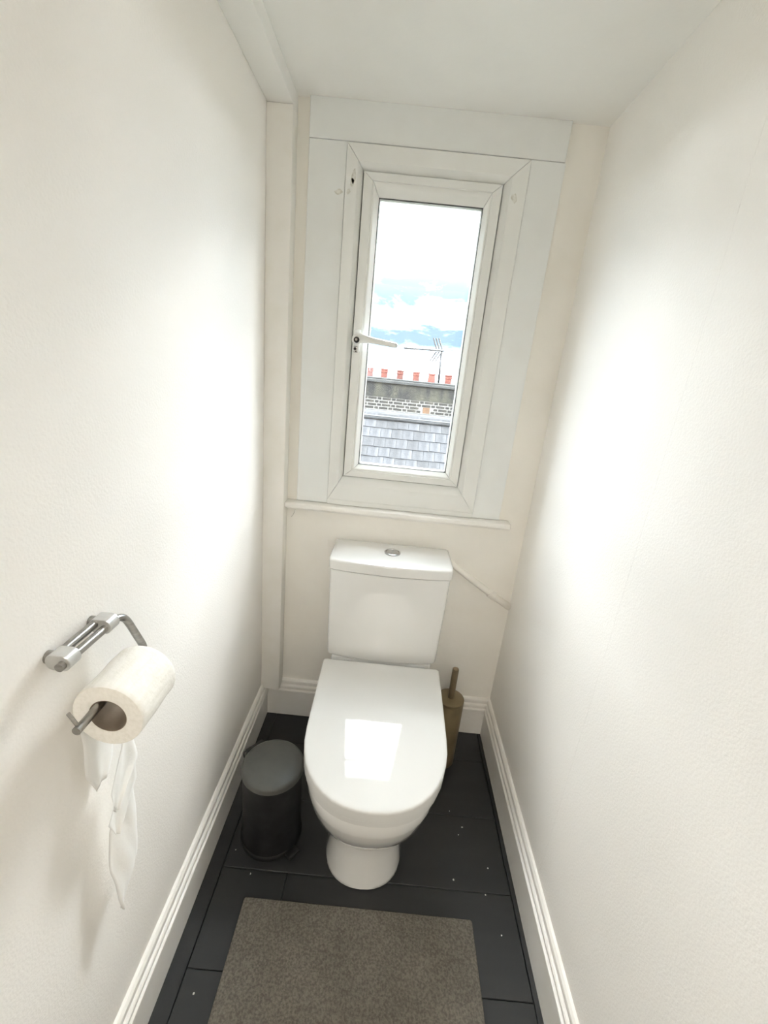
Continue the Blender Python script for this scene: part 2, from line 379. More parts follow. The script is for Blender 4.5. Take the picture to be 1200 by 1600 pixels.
for z0, z1 in ((0.2, 0.85), (1.05, 1.75)): obj('door_panel', bbox(-0.006, 0.0, -0.64, -0.12, z0, z1, bevel=.002), 'door_paint', dr)
hl = empty('fill_lamp', (0.04, -1.35, 2.35), 'round glowing globe added unseen behind the viewer as fill light', 'lamp')  # added globe, out of view, brightens the room through the doorway
obj('fill_rose', lathe(bmesh.new(), [(0.06, 0), (0.06, -0.02), (0.03, -0.04)], n=24), 'handle_plastic', hl, smooth=40)
obj('fill_globe', lathe(bmesh.new(), [(0.03, -0.04)] + [(0.12 * math.sin(a), -0.15 + 0.12 * math.cos(a)) for a in [0.3 + k * (PI - .35) / 12 for k in range(13)]], n=28), 'fill_glow', hl, smooth=True)

# ------------------------------------------------------------------ window
win = empty('window_1', (0, YB, HZ0), 'white plastic casement window with a lever handle, overlooking roofs', 'window', kind='structure')
def W_(p): return (p[0], p[1] - YB, p[2] - HZ0)
def member(side, outer, inner, prof, m, name, parent):
    """one mitred member; prof = (t 0..1 from outer to inner edge, y)"""
    ox0, ox1, oz0, oz1 = outer; ix0, ix1, iz0, iz1 = inner
    def corner(cx_, cz_, t_):
        return ((ox0 + (ix0 - ox0) * t_) if cx_ == 0 else (ox1 + (ix1 - ox1) * t_), (oz0 + (iz0 - oz0) * t_) if cz_ == 0 else (oz1 + (iz1 - oz1) * t_))
    ends = {'top': ((0, 1), (1, 1)), 'bottom': ((0, 0), (1, 0)), 'left': ((0, 0), (0, 1)), 'right': ((1, 0), (1, 1))}[side]
    rings = []
    mx_ = (ox0 + ox1) / 2; mz_ = (oz0 + oz1) / 2
    for e in ends:
        ring = []
        for t_, y in prof:
            x, z = corner(e[0], e[1], t_)
            g = 0.0007      # hairline joint at the mitre
            if side in ('top', 'bottom'): x += g if e[0] == 0 else -g
            else: z += g if e[1] == 0 else -g
            ring.append(W_((x, y, z)))
        rings.append(ring)
    return obj(name, loft(bmesh.new(), rings), m, parent, smooth=25)
FO = (HX0 + .0005, HX1 - .0005, 0.922, HZ1); FI = (-0.1515, 0.2325, 1.002, 1.8565)
PF = [(0, 1.470), (0, 1.4055), (.02, 1.404), (.66, 1.404), (.72, 1.405), (.95, 1.417), (1, 1.420), (1, 1.470)]
FP = {}
for s_ in ('top', 'bottom', 'left', 'right'):
    FP[s_] = member(s_, FO, FI, PF, 'upvc', 'frame_rail' if s_ in ('top', 'bottom') else 'frame_stile', win)
obj('frame_cill', bbox(HX0, HX1, 1.4065 - YB, 1.47 - YB, 0.0, 0.0165, bevel=.001), 'upvc', win)
# dark rubber seal in the gap round the opening sash
g = 0.0034
SO = (FI[0] + g, FI[1] - g, FI[2] + g, FI[3] - g)
bm = bmesh.new()
for a in ((FI[0], SO[0], FI[2], FI[3]), (SO[1], FI[1], FI[2], FI[3]), (SO[0], SO[1], FI[2], SO[2]), (SO[0], SO[1], SO[3], FI[3])):
    box(bm, a[0], a[1], 1.436 - YB, 1.46 - YB, a[2] - HZ0, a[3] - HZ0)
obj('sash_gasket', bm, 'seal', win)
SI = (-0.1215, 0.2035, 1.0275, 1.832)
PS = [(0, 1.462), (0, 1.4125), (.04, 1.411), (.93, 1.411), (1, 1.4135), (1, 1.462)]
GI = (-0.1035, 0.1865, 1.046, 1.799)
PG = [(0, 1.455), (0, 1.4135), (.10, 1.4125), (.32, 1.4135), (.42, 1.4150), (1, 1.4235), (1, 1.452)]
SP = {}
for s_ in ('top', 'bottom', 'left', 'right'):
    p_ = member(s_, SO, SI, PS, 'upvc', 'sash_rail' if s_ in ('top', 'bottom') else 'sash_stile', win)
    member(s_, SI, GI, PG, 'upvc', 'glazing_bead', p_); SP[s_] = p_
# black glazing gasket line and the white outer rebate the unit sits in
bm = bmesh.new()
q = 0.0022
for a in ((GI[0], GI[0] + q, GI[2], GI[3]), (GI[1] - q, GI[1], GI[2], GI[3]), (GI[0], GI[1], GI[2], GI[2] + q), (GI[0], GI[1], GI[3] - q, GI[3])):
    box(bm, a[0], a[1], 1.4245 - YB, 1.428 - YB, a[2] - HZ0, a[3] - HZ0)
obj('glazing_gasket', bm, 'seal', win)
obj('pane', bbox(GI[0] - .006, GI[1] + .006, 1.4285 - YB, 1.4325 - YB, GI[2] - .006 - HZ0, GI[3] + .006 - HZ0), 'glass', win)
bm = bmesh.new()
q = 0.0045
for a in ((GI[0], GI[0] + q, GI[2], GI[3]), (GI[1] - q, GI[1], GI[2], GI[3]), (GI[0], GI[1], GI[2], GI[2] + q), (GI[0], GI[1], GI[3] - q, GI[3])):
    box(bm, a[0], a[1], 1.434 - YB, 1.444 - YB, a[2] - HZ0, a[3] - HZ0)
obj('spacer_bar', bm, 'upvc', win)
bm = bmesh.new()
for a in ((GI[0] - .03, GI[0], GI[2] - .03, GI[3] + .03), (GI[1], GI[1] + .03, GI[2] - .03, GI[3] + .03), (GI[0], GI[1], GI[2] - .03, GI[2]), (GI[0], GI[1], GI[3], GI[3] + .03)):
    box(bm, a[0], a[1], 1.4445 - YB, 1.454 - YB, a[2] - HZ0, a[3] - HZ0)
obj('outer_sash_face', bm, 'upvc', win)
# handle on the left stile
hb = obj('handle_plate', bbox(-0.1475, -0.1255, 1.403 - YB, 1.4115 - YB, 1.392 - HZ0, 1.456 - HZ0, bevel=.003), 'handle_plastic', win, smooth=35)
rotx = Matrix.Rotation(PI / 2, 3, 'X')
bm = lathe(bmesh.new(), [(0.0155, 0), (0.0155, 0.018), (0.0135, 0.021)], c=W_((-0.1335, 1.404, 1.4265)), n=24, rot=rotx)
obj('handle_boss', bm, 'handle_plastic', hb, smooth=40)
bm = lathe(bmesh.new(), [(0.0085, 0), (0.0085, 0.0035), (0.0072, 0.0045)], c=W_((-0.1335, 1.3820, 1.4255)), n=20, rot=rotx)
obj('lock_button', bm, 'dark', hb, smooth=40)
bm = lathe(bmesh.new(), [(0.0035, 0), (0.0035, 0.0015)], c=W_((-0.1345, 1.3775, 1.426)), n=12, rot=rotx)
obj('key_cylinder', bm, 'steel', hb, smooth=40)
rings = []
for x, z, hh, y0, y1 in ((-0.138, 1.4310, .0150, 1.3815, 1.397), (-0.122, 1.4315, .0140, 1.3805, 1.396), (-0.108, 1.4300, .0110, 1.3790, 1.395), (-0.09, 1.4280, .0086, 1.3770, 1.393), (-0.05, 1.4240, .0080, 1.3745, 1.390), (-0.02, 1.4210, .0076, 1.3730, 1.388), (-0.014, 1.4203, .0056, 1.374, 1.387), (-0.012, 1.4202, .003, 1.376, 1.385)):
    c_ = .3 * hh; d_ = .2 * (y1 - y0)
    rings.append([W_(p) for p in ((x, y0 + d_, z - hh), (x, y0, z - hh + c_), (x, y0, z + hh - c_), (x, y0 + d_, z + hh), (x, y1 - d_, z + hh), (x, y1, z + hh - c_), (x, y1, z - hh + c_), (x, y1 - d_, z - hh))])
obj('handle_lever', loft(bmesh.new(), rings), 'handle_plastic', hb, smooth=50)
ke = obj('key_escutcheon', bbox(-0.1460, -0.1290, 1.4025 - YB, 1.4115 - YB, 1.3905 - HZ0, 1.412 - HZ0, bevel=.004), 'chrome', hb, smooth=35)
bm = lathe(bmesh.new(), [(0.0042, 0), (0.0042, 0.002)], c=W_((-0.1385, 1.4035, 1.4010)), n=14, rot=rotx)
obj('screw_hole', bm, 'dark', hb)
# old tape residue on the frame
for x, z, w_, h_, yy in ((-0.1745, 1.836, .008, .017, 1.4038), (-0.1775, 1.822, .006, .010, 1.4038), (0.263, 1.822, .009, .012, 1.4038), (-0.186, 1.800, .006, .007, 1.4038)):
    bm = bmesh.new()
    ring = [(x + w_ * random.uniform(.6, 1.15) * math.cos(k * PI / 5), z + h_ * random.uniform(.6, 1.15) * math.sin(k * PI / 5)) for k in range(10)]
    loft(bm, [[W_((a, yy, b)) for a, b in ring], [W_((a, yy + .0003, b)) for a, b in ring]])
    obj('tape_residue', bm, 'residue', win)
bm = bmesh.new()
ring = [(-0.214 + .012 * random.uniform(.6, 1.1) * math.cos(k * PI / 5), 1.800 + .008 * random.uniform(.6, 1.1) * math.sin(k * PI / 5)) for k in range(10)]
loft(bm, [[(a, BY + .0007, b) for a, b in ring], [(a, BY + .001, b) for a, b in ring]])
obj('tape_residue', bm, 'residue', bpy.data.objects['trim_4'])

# painted-over pipe slanting across the back wall right of the cistern
bm = tube(bmesh.new(), [(0.20, YB - .004, .757), (0.276, YB - .004, .709), (0.345, YB - .005, .664), (0.412, YB - .005, .621), (0.484, YB - .004, .577)], [.0115, .0115, .012, .0125, .013], 16)
pp = tag(obj('pipe', bm, 'wall_paper_back', smooth=True), 'thin painted-over pipe slanting down the back wall right of the cistern', 'pipe')
obj('pipe_joint', lathe(bmesh.new(), [(.013, -.012), (.0158, -.010), (.0158, .010), (.013, .012)], c=(.412, YB - .005, .621), n=16, rot=Matrix.Rotation(math.radians(122), 3, 'Y')), 'wall_paper_back', pp, smooth=40)

# ------------------------------------------------------------------ toilet
TX = 0.037
toilet = empty('toilet', (TX, 1.05, 0), 'white close-coupled toilet with its lid closed', 'toilet')
def T(p): return (p[0] - TX, p[1] - 1.05, p[2])
def d_ring(hw, yb, ys_, yf, z, cx_=TX, rb=0.02, n=20, pw=2.25, hwb=None):
    """D outline: straight back at yb with rounded corners, straight sides to ys_, super-elliptic nose to yf"""
    hwb = hw if hwb is None else hwb
    pts = []
    for k in range(5):
        a = k / 4 * PI / 2
        pts.append((cx_ - hwb + rb - rb * math.sin(a), yb - rb + rb * math.cos(a)))
    for k in range(1, 5): pts.append((cx_ - hwb - (hw - hwb) * k / 5, yb - rb + (ys_ - yb + rb) * k / 5))
    for k in range(n + 1):
        a = PI * k / n
        c_, s_ = math.cos(a), math.sin(a)
        pts.append((cx_ - hw * math.copysign(abs(c_) ** (2 / pw), c_), ys_ - (ys_ - yf) * abs(s_) ** (2 / pw)))
    for k in range(4, 0, -1): pts.append((cx_ + hwb + (hw - hwb) * k / 5, yb - rb + (ys_ - yb + rb) * k / 5))
    for k in range(5):
        a = (1 - k / 4) * PI / 2
        pts.append((cx_ + hwb - rb + rb * math.sin(a), yb - rb + rb * math.cos(a)))
    return [T((x, y, z)) for x, y in pts]
# bowl: pedestal foot, waist, bowl belly and rim
secs = [  # hw, hw back, yb, ys, yf, z
    (.108, .100, 1.30, .930, .818, .000), (.111, .102, 1.30, .932, .815, .004), (.110, .101, 1.30, .932, .817, .012), (.105, .097, 1.30, .935, .824, .05),
    (.101, .094, 1.30, .940, .830, .09), (.100, .094, 1.30, .940, .830, .130), (.103, .098, 1.30, .938, .825, .150), (.112, .106, 1.30, .934, .812, .168),
    (.126, .118, 1.31, .930, .795, .190), (.143, .132, 1.32, .928, .775, .216), (.158, .146, 1.33, .926, .757, .250), (.168, .156, 1.34, .926, .745, .283),
    (.1725, .162, 1.35, .926, .7385, .306), (.1745, .166, 1.36, .926, .736, .316), (.1745, .168, 1.37, .926, .736, .352), (.173, .166, 1.37, .926, .738, .356)]
bowl = obj('bowl', loft(bmesh.new(), [d_ring(a, c_, d_, e_, z, hwb=b, rb=.03) for a, b, c_, d_, e_, z in secs]), 'ceramic', toilet, smooth=50)
tag(bowl, 'white ceramic bowl on a rounded pedestal')
# seat ring and wrap-over lid whose top is gently domed and falls towards the front
LX = 0.0385
sr_ = [(.181, 1.195, .93, .7315, .357), (.1840, 1.197, .93, .7285, .359), (.1840, 1.197, .93, .7285, .3730), (.1815, 1.195, .93, .7315, .3750)]
obj('seat', loft(bmesh.new(), [d_ring(a, b, c_, d_, z, cx_=LX, rb=.012) for a, b, c_, d_, z in sr_]), 'lid_plastic', toilet, smooth=50)
def crown(p, drop):
    yy = p[1] + 1.05; xx = p[0] + TX - LX
    return (p[0], p[1], .4455 - max(0, 1.20 - yy) ** 2 / 5.9 - xx * xx * .10 - drop)
lr = [(.1855, 1.203, .932, .7285, None, .3762), (.1885, 1.206, .932, .7255, None, .3775), (.1890, 1.2065, .932, .7250, .0062, 0), (.1886, 1.2061, .932, .7254, .0036, 0), (.1875, 1.2050, .932, .7266, .0014, 0), (.1855, 1.2030, .932, .7287, .0003, 0), (.181, 1.1985, .932, .7335, 0, 0), (.177, 1.194, .932, .739, 0, 0)]
lr += [(.177 * f_, .95 + (1.194 - .95) * f_, .95 + (.932 - .95) * f_, .95 + (.739 - .95) * f_, 0, 0) for f_ in (.9, .78, .64, .5, .36, .22, .1)]
rings = []
for a, b, c_, d_, dr_, z in lr:
    rg = d_ring(a, b, c_, d_, z, cx_=LX, rb=.008 * min(1, a / .18))
    rings.append(rg if dr_ is None else [crown(p, dr_) for p in rg])
lid = obj('lid', loft(bmesh.new(), rings), 'lid_plastic', toilet, smooth=50)
tag(lid, 'glossy white closed seat lid')
for hx in (-.065, .14):
    obj('hinge', tube(bmesh.new(), [T((hx - .02, 1.216, .424)), T((hx + .02, 1.216, .414))], .009, 14), 'lid_plastic', toilet, smooth=40)
# ceramic deck behind the seat that carries the tank
obj('tank_deck', bbox(-.168, .168, 1.236 - 1.05, 1.392 - 1.05, .352, .428, bevel=.008), 'ceramic', toilet, smooth=40)
# cistern
def c_ring(hw, yf, yb, z, bow=.014, r=.022, cx_=0.037, n=12):
    pts = []
    for k in range(n + 1):      # front, bowed
        t_ = -1 + 2 * k / n
        x = t_ * (hw - r * .6)
        pts.append((cx_ + x, yf + bow * t_ * t_ if abs(t_) < .999 else yf + bow + .002))
    for k in range(1, 5):
        a = k / 5 * PI / 2
        pts.append((cx_ + hw - r * .6 + r * .6 * math.sin(a), yf + bow + .002 + r * (1 - math.cos(a))))
    pts.append((cx_ + hw, yf + bow + r + .002))
    pts.append((cx_ + hw, yb - .006)); pts.append((cx_ + hw - .006, yb)); pts.append((cx_ - hw + .006, yb)); pts.append((cx_ - hw, yb - .006))
    pts.append((cx_ - hw, yf + bow + r + .002))
    for k in range(4, 0, -1):
        a = k / 5 * PI / 2
        pts.append((cx_ - hw + r * .6 - r * .6 * math.sin(a), yf + bow + .002 + r * (1 - math.cos(a))))
    return [T((x, y, z)) for x, y in pts]
cs = [(.176, 1.236, 1.400, .4275), (.1835, 1.230, 1.404, .4315), (.1848, 1.2285, 1.405, .438), (.1862, 1.2275, 1.405, .48), (.1895, 1.226, 1.405, .62), (.1922, 1.225, 1.405, .738), (.1922, 1.225, 1.405, .7450), (.1885, 1.229, 1.402, .7455), (.1885, 1.229, 1.402, .7490)]
cis = obj('cistern', loft(bmesh.new(), [c_ring(a, b, c_, z) for a, b, c_, z in cs]), 'ceramic', toilet, smooth=40)
tag(cis, 'white ceramic cistern tank with a slightly bowed front')
cl = [(.1925, 1.2235, 1.406, .7492), (.1952, 1.2205, 1.4085, .7500), (.1955, 1.2200, 1.409, .7750), (.1950, 1.2205, 1.4085, .7785), (.1935, 1.2222, 1.407, .7812), (.1905, 1.2252, 1.4045, .7826), (.184, 1.232, 1.399, .7834), (.15, 1.26, 1.38, .7840)]
clid = obj('cistern_lid', loft(bmesh.new(), [c_ring(a, b, c_, z) for a, b, c_, z in cl]), 'ceramic', toilet, smooth=40)
bc = T((.0385, 1.325, .784))
bm = lathe(bmesh.new(), [(.0265, -.002), (.0265, .004), (.0245, .0055), (.0215, .0055), (.0205, .003)], c=bc, n=36, cap1=False)
obj('button_ring', bm, 'chrome', clid, smooth=40)
for s_, a0 in ((1, 0), (-1, PI)):
    bm = bmesh.new()
    arc = [(.0198 * math.cos(a0 + k * PI / 14 - PI / 2), .0198 * math.sin(a0 + k * PI / 14 - PI / 2)) for k in range(15)]
    arc = [(x + s_ * .0006, y) for x, y in arc]
    loft(bm, [[(bc[0] + x, bc[1] + y, bc[2] - .001) for x, y in arc], [(bc[0] + x, bc[1] + y, bc[2] + .0042) for x, y in arc]])
    obj('flush_button', bm, 'chrome', clid)

# ------------------------------------------------------------------ bin
BX, BY_ = -0.243, 0.949
bin_ = empty('pedal_bin', (BX, BY_, 0), 'small round black pedal bin standing left of the toilet', 'bin')
obj('body', lathe(bmesh.new(), [(.086, .0), (.088, .004), (.0855, .012), (.0845, .02), (.084, .235), (.084, .248)], n=48), 'bin_black', bin_, smooth=40)
obj('base_ring', lathe(bmesh.new(), [(.0885, .0), (.0895, .003), (.0895, .014), (.0865, .018)], n=48, cap0=False, cap1=False), 'bin_black', bin_, smooth=40)
obj('bin_lid', lathe(bmesh.new(), [(.0835, .2485), (.0862, .250), (.0865, .262), (.084, .2665), (.078, .2690), (.060, .2715), (.035, .2730), (.012, .2735)], n=48), 'bin_lid', bin_, smooth=40)
ha = math.radians(140)
hx, hy = .088 * math.cos(ha), .088 * math.sin(ha)
bm = bbox(-.010, .010, -.028, .028, .225, .262, bevel=.003)
bmesh.ops.rotate(bm, verts=bm.verts, cent=(0, 0, 0), matrix=Matrix.Rotation(ha, 3, 'Z')); bmesh.ops.translate(bm, verts=bm.verts, vec=(hx, hy, 0))
obj('hinge', bm, 'dark', bin_, smooth=35)
tg = Vector((-math.sin(ha), math.cos(ha), 0)); nr = Vector((math.cos(ha), math.sin(ha), 0))
c0 = nr * .101
obj('wire_handle', tube(bmesh.new(), fillet_path([c0 - tg * .03 + Vector((0, 0, .230)), c0 - tg * .03 + nr * .004 + Vector((0, 0, .246)), c0 + tg * .03 + nr * .004 + Vector((0, 0, .246)), c0 + tg * .03 + Vector((0, 0, .230))], .006), .0018, 8), 'dark', bin_, smooth=True)
bm = bbox(-.018, .018, -.112, -.088, .010, .018, bevel=.003)
bmesh.ops.rotate(bm, verts=bm.verts, cent=(0, 0, 0), matrix=Matrix.Rotation(math.radians(50), 3, 'Z'))
obj('pedal', bm, 'dark', bin_, smooth=35)

# ------------------------------------------------------------------ toilet brush
tb = empty('toilet_brush', (0.298, 1.275, 0), 'bronze toilet brush in a slim round holder behind the toilet', 'toilet brush')
obj('holder', lathe(bmesh.new(), [(.0465, 0), (.0475, .003), (.0475, .262), (.0465, .266)], n=36), 'bronze', tb, smooth=40)
obj('holder_lid', lathe(bmesh.new(), [(.0468, .2665), (.0475, .268), (.0470, .277), (.0435, .2795), (.010, .2805)], n=36), 'bronze', tb, smooth=40)
obj('handle', lathe(bmesh.new(), [(.0112, .279), (.0112, .396), (.0106, .399), (.0098, .400)], n=20), 'bronze_handle', tb, smooth=40)
obj('handle_cap', lathe(bmesh.new(), [(.0094, .3995), (.009, .4005), (.005, .4008)], n=20), 'bronze_handle', tb, smooth=40)

# ------------------------------------------------------------------ rug
RX0, RX1, RY0, RY1 = -0.2625, 0.333, 0.32, 0.767
bm = bmesh.new(); nx, ny = 60, 45
top = []
for j in range(ny + 1):
    row = []
    for i in range(nx + 1):
        x = RX0 + (RX1 - RX0) * i / nx; y = RY0 + (RY1 - RY0) * j / ny
        z = .008 + .0006 * math.sin(j * 2.1) + random.uniform(-.0004, .0004)
        if i in (0, nx) or j in (0, ny): z = .0065
        row.append((x, y, z))
    top.append(row)
gv = [[bm.verts.new(p) for p in row] for row in top]
for j in range(ny):
    for i in range(nx): bm.faces.new((gv[j][i], gv[j][i + 1], gv[j + 1][i + 1], gv[j + 1][i]))
edge = [gv[0][i] for i in range(nx + 1)] + [gv[j][nx] for j in range(1, ny + 1)] + [gv[ny][i] for i in range(nx - 1, -1, -1)] + [gv[j][0] for j in range(ny - 1, 0, -1)]
low = [bm.verts.new((v_.co.x, v_.co.y, .0012)) for v_ in edge]
for k in range(len(edge)):
    l_ = (k + 1) % len(edge)
    bm.faces.new((edge[k], low[k], low[l_], edge[l_]))
bm.faces.new(low)
rug = empty('bath_mat', ((RX0 + RX1) / 2, (RY0 + RY1) / 2, 0.0012), 'rectangular grey-brown low-pile mat on the floor in front of the toilet', 'mat')
bmesh.ops.translate(bm, verts=bm.verts, vec=-Vector(rug.location))
obj('pile', bm, 'rug', rug, smooth=50)
e_ = .0035
bm = tube(bmesh.new(), fillet_path([(RX0, RY0 + .1, .004), (RX0, RY1, .004), (RX1, RY1, .004), (RX1, RY0, .004), (RX0, RY0, .004), (RX0, RY0 + .1, .004)], .004, 3), .0028, 8)
bmesh.ops.translate(bm, verts=bm.verts, vec=-Vector(rug.location))
obj('bound_edge', bm, 'rug', rug, smooth=True)

# ------------------------------------------------------------------ paper holder and roll
hx0 = XL
ph = empty('toilet_roll_holder', (XL, 0.48, 0.99), 'brushed steel swing-arm paper holder on the left wall', 'paper holder')
def H(p): return (p[0] - XL, p[1] - 0.48, p[2] - 0.99)
UX = -0.377
obj('wall_bar', tube(bmesh.new(), [H((-0.3915, .4500, .9775)), H((-0.3915, .5390, .9775))], .0062, 14), 'steel', ph, smooth=50)
arm = fillet_path([(UX, .4365, .9735), (UX, .5665, .9715), (-0.353, .580, .897), (-0.352, .418, .897)], .020, 8)
obj('swing_arm', tube(bmesh.new(), [H(p) for p in arm], .0056, 16), 'steel', ph, smooth=50)
for y in (.4535, .5345):
    bm = bmesh.new(); rings = []
    for yy, sc_ in ((y - .0105, .93), (y - .0098, 1), (y + .0098, 1), (y + .0105, .93)):
        ring = []
        for i in range(28):
            a = 2 * PI * i / 28
            off = .0055 if math.cos(a) > 0 else -.0055
            ring.append(H((-.3835 + off + .0105 * sc_ * math.cos(a), yy, .9745 + .0112 * sc_ * math.sin(a))))
        rings.append(ring)
    loft(bm, rings)
    obj('collar', bm, 'satin_collar', ph, smooth=40)
    obj('wall_stub', tube(bmesh.new(), [H((XL, y, .9745)), H((-.392, y, .9745))], .0085, 14), 'steel', ph, smooth=50)
obj('end_pin', tube(bmesh.new(), [H((-0.352, .424, .897)), H((-0.364, .424, .918))], .0024, 10), 'steel', ph, smooth=40)

RXc, RZc, Ry0, Ry1, RR, RC = -0.3414, 0.8818, 0.460, 0.552, 0.0480, 0.0248
roll = empty('toilet_roll', (RXc, Ry0, RZc), 'white toilet roll with a torn twisted end hanging from the steel holder', 'toilet roll')
bm = bmesh.new(); nseg = 64
def ring_y(r, y, jit=0.0):
    out_ = []
    for i in range(nseg):
        a = 2 * PI * i / nseg
        rr = r + (jit * (math.sin(3 * a + y * 90) + .6 * math.sin(7 * a - y * 140)) if jit else 0)
        out_.append((rr * math.cos(a), y, rr * math.sin(a)))
    return out_
Lr = Ry1 - Ry0
prof = [(RC + .0008, 0.0006, 0), (RR - .004, 0, 0), (RR - .001, .0006, 0), (RR, .003, .0003)] + [(RR, .003 + (Lr - .006) * k / 14, .0004) for k in range(1, 14)] + [(RR, Lr - .003, .0003), (RR - .001, Lr - .0006, 0), (RC + .0008, Lr, 0)]
rings = [ring_y(*p) for p in prof]
loft(bm, rings + [rings[0]], False, False)
bmesh.ops.remove_doubles(bm, verts=bm.verts, dist=1e-6)
obj('paper', bm, 'paper', roll, smooth=45)
bm = bmesh.new()
loft(bm, [ring_y(RC + .0006, .0008), ring_y(RC + .0006, Lr - .0008), ring_y(RC - .0002, Lr - .0008), ring_y(RC - .0002, .0008), ring_y(RC + .0006, .0008)], False, False)
bmesh.ops.remove_doubles(bm, verts=bm.verts, dist=1e-6)
obj('core', bm, 'core_card', roll, smooth=45)
# hanging torn tail: leaves the roll on the wall side and twists into a rope-like strip
def strip(rows, name):
    """rows of (x, y, z) polylines in world coords"""
    bm = bmesh.new()
    rv = [[bm.verts.new((p[0] - RXc, p[1] - Ry0, p[2] - RZc)) for p in r] for r in rows]
    for a, b in zip(rv, rv[1:]):
        for i in range(len(a) - 1): bm.faces.new((a[i], a[i + 1], b[i + 1], b[i]))
    o = obj(name, bm, 'tissue', roll, smooth=60)
    so = o.modifiers.new('thickness', 'SOLIDIFY'); so.thickness = 0.0004
    return o
def lerp(pts, q_):
    for a, b in zip(pts, pts[1:]):
        if a[0] >= q_ >= b[0]: return a[1] + (b[1] - a[1]) * (q_ - a[0]) / (b[0] - a[0])
    return pts[-1][1]
def sheet(lft, rgt, xc, wave, ph_, n=12, m_=26):
    """hanging tissue between a left and a right edge given as (z, y) pairs"""
    z0, z1 = lft[0][0], lft[-1][0]
    rows = []
    for j in range(m_ + 1):
        z = z0 + (z1 - z0) * j / m_
        a, b = lerp(lft, z), lerp(rgt, z)
        rows.append([(xc + wave * math.sin(3.6 * i / n + 14 * (z0 - z) + ph_) + .3 * wave * math.sin(11 * i / n + 40 * z), a + (b - a) * i / n + .0012 * math.sin(70 * z + ph_), z) for i in range(n + 1)])
    return rows
strip(sheet([(.868, .464), (.76, .463), (.715, .480)], [(.868, .550), (.79, .545), (.74, .525), (.715, .505)], -.3885, .003, 0.4), 'tail_sheet')
strip(sheet([(.838, .507), (.777, .508), (.719, .474), (.673, .484)], [(.838, .545), (.742, .545), (.719, .545), (.673, .488)], -.364, .004, 1.0), 'tail_sheet')
strip(sheet([(.738, .532), (.658, .472), (.616, .487)], [(.738, .546), (.672, .547), (.616, .490)], -.3705, .0035, 2.2), 'tail_sheet')
strip(sheet([(.700, .533), (.62, .485), (.545, .476), (.483, .480), (.441, .485)], [(.700, .546), (.619, .545), (.556, .542), (.491, .541), (.478, .519), (.465, .498), (.441, .487)], -.378, .004, 3.2), 'tail_sheet')

# ------------------------------------------------------------------ outside
tag(obj('ground', bbox(-30, 30, 3, 60, -8.2, -8.0), 'ground'), 'dull ground far below the window', 'ground', kind='structure')
WY = 10.9
bw = empty('brick_wall', (0.35, WY, -1.0), 'old sooty brick party wall carrying the chimney pots, seen through the window', 'brick wall')
def B(p): return (p[0] - .35, p[1] - WY, p[2] + 1.0)
bm = bmesh.new()
WX0, WX1 = -2.75, 3.45
def lbox(fn, x0, x1, y0, y1, z0, z1, **k):
    a = fn((x0, y0, z0)); b = fn((x1, y1, z1))
    return bbox(a[0], b[0], a[1], b[1], a[2], b[2], **k)
obj('mortar_bed', lbox(B, WX0, WX1, WY, WY + .5, -3.0, .66), 'mortar', bw)
obj('sooty_upper', lbox(B, WX0, WX1, WY - .012, WY + .5, .66, .985), 'soot', bw)
obj('coping', lbox(B, WX0, WX1, WY - .06, WY + .56, .985, 1.055, bevel=.012), 'coping', bw)
obj('flaunching', lbox(B, WX0, WX1, WY + .06, WY + .46, 1.05, 1.10, bevel=.03), 'coping', bw)
st = lbox(lambda p: p, 0, .205, -.004, .05, 0, .053); hd = lbox(lambda p: p, 0, .0925, -.004, .05, 0, .053)
brick_me = []
for b_ in (st, hd):
    me = bpy.data.meshes.new('brick'); bmesh.ops.recalc_face_normals(b_, faces=b_.faces[:]); b_.to_mesh(me); b_.free(); me.materials.append(MAT['brick']); brick_me.append(me)
for r in range(7):
    z = .148 + r * .0735
    x = WX0 + .02 + (0.165 if r % 2 else 0); k = r
    while x < WX1 - .23:
        w_ = (.215, .1025)[k % 2]
        if not (r in (3, 4) and x < .835 and x + w_ > .66):
            o = bpy.data.objects.new('brick', brick_me[k % 2]); C.objects.link(o); o.parent = bw
            o.location = B((x, WY + random.uniform(-.0015, .0015), z))
        x += w_ + .0125; k += 1
obj('air_brick', lbox(B, .665, .83, WY - .008, WY + .05, .370, .505), 'air_brick', bw)
obj('soot_edge', lbox(B, WX0, WX1, WY - .010, WY + .01, .655, .675), 'soot', bw)

# chimney pots
def pot(x, label, m='terracotta', kind=0):
    o = empty('chimney_pot', (x, WY + .25, 1.098), label, 'chimney pot', 'chimney pots along the brick wall')
    if kind == 0:
        pr = [(.080, 0), (.080, .115), (.092, .120), (.092, .145), (.084, .150), (.084, .172), (.094, .176), (.094, .205), (.075, .205), (.070, .05)]
    elif kind == 1:
        pr = [(.100, 0), (.086, .13), (.080, .165), (.092, .170), (.092, .198), (.075, .198), (.070, .05)]
    else:
        pr = [(.088, 0), (.082, .10), (.090, .105), (.090, .125), (.072, .125), (.070, .05)]
    obj('pot_body', lathe(bmesh.new(), pr, n=20), m, o, smooth=40)
    if kind == 2:
        for k in range(6):
            a = k * PI / 3 + .3
            bm = bbox(-.012, .012, -.018, .018, .12, .20)
            bmesh.ops.rotate(bm, verts=bm.verts, cent=(0, 0, 0), matrix=Matrix.Rotation(a, 3, 'Z'))
            bmesh.ops.translate(bm, verts=bm.verts, vec=(.078 * math.cos(a), .078 * math.sin(a), 0))
            obj('crown_spike', bm, m, o)
    return o
k_ = (WY + .25) / WY
pot(-.69 * k_, 'pale chimney pot with a notched crown, nearest the window handle', 'pale_clay', 2)
pot(-.344 * k_, 'red banded chimney pot, second from the handle side')
pot(.034 * k_, 'red banded chimney pot, third from the handle side')
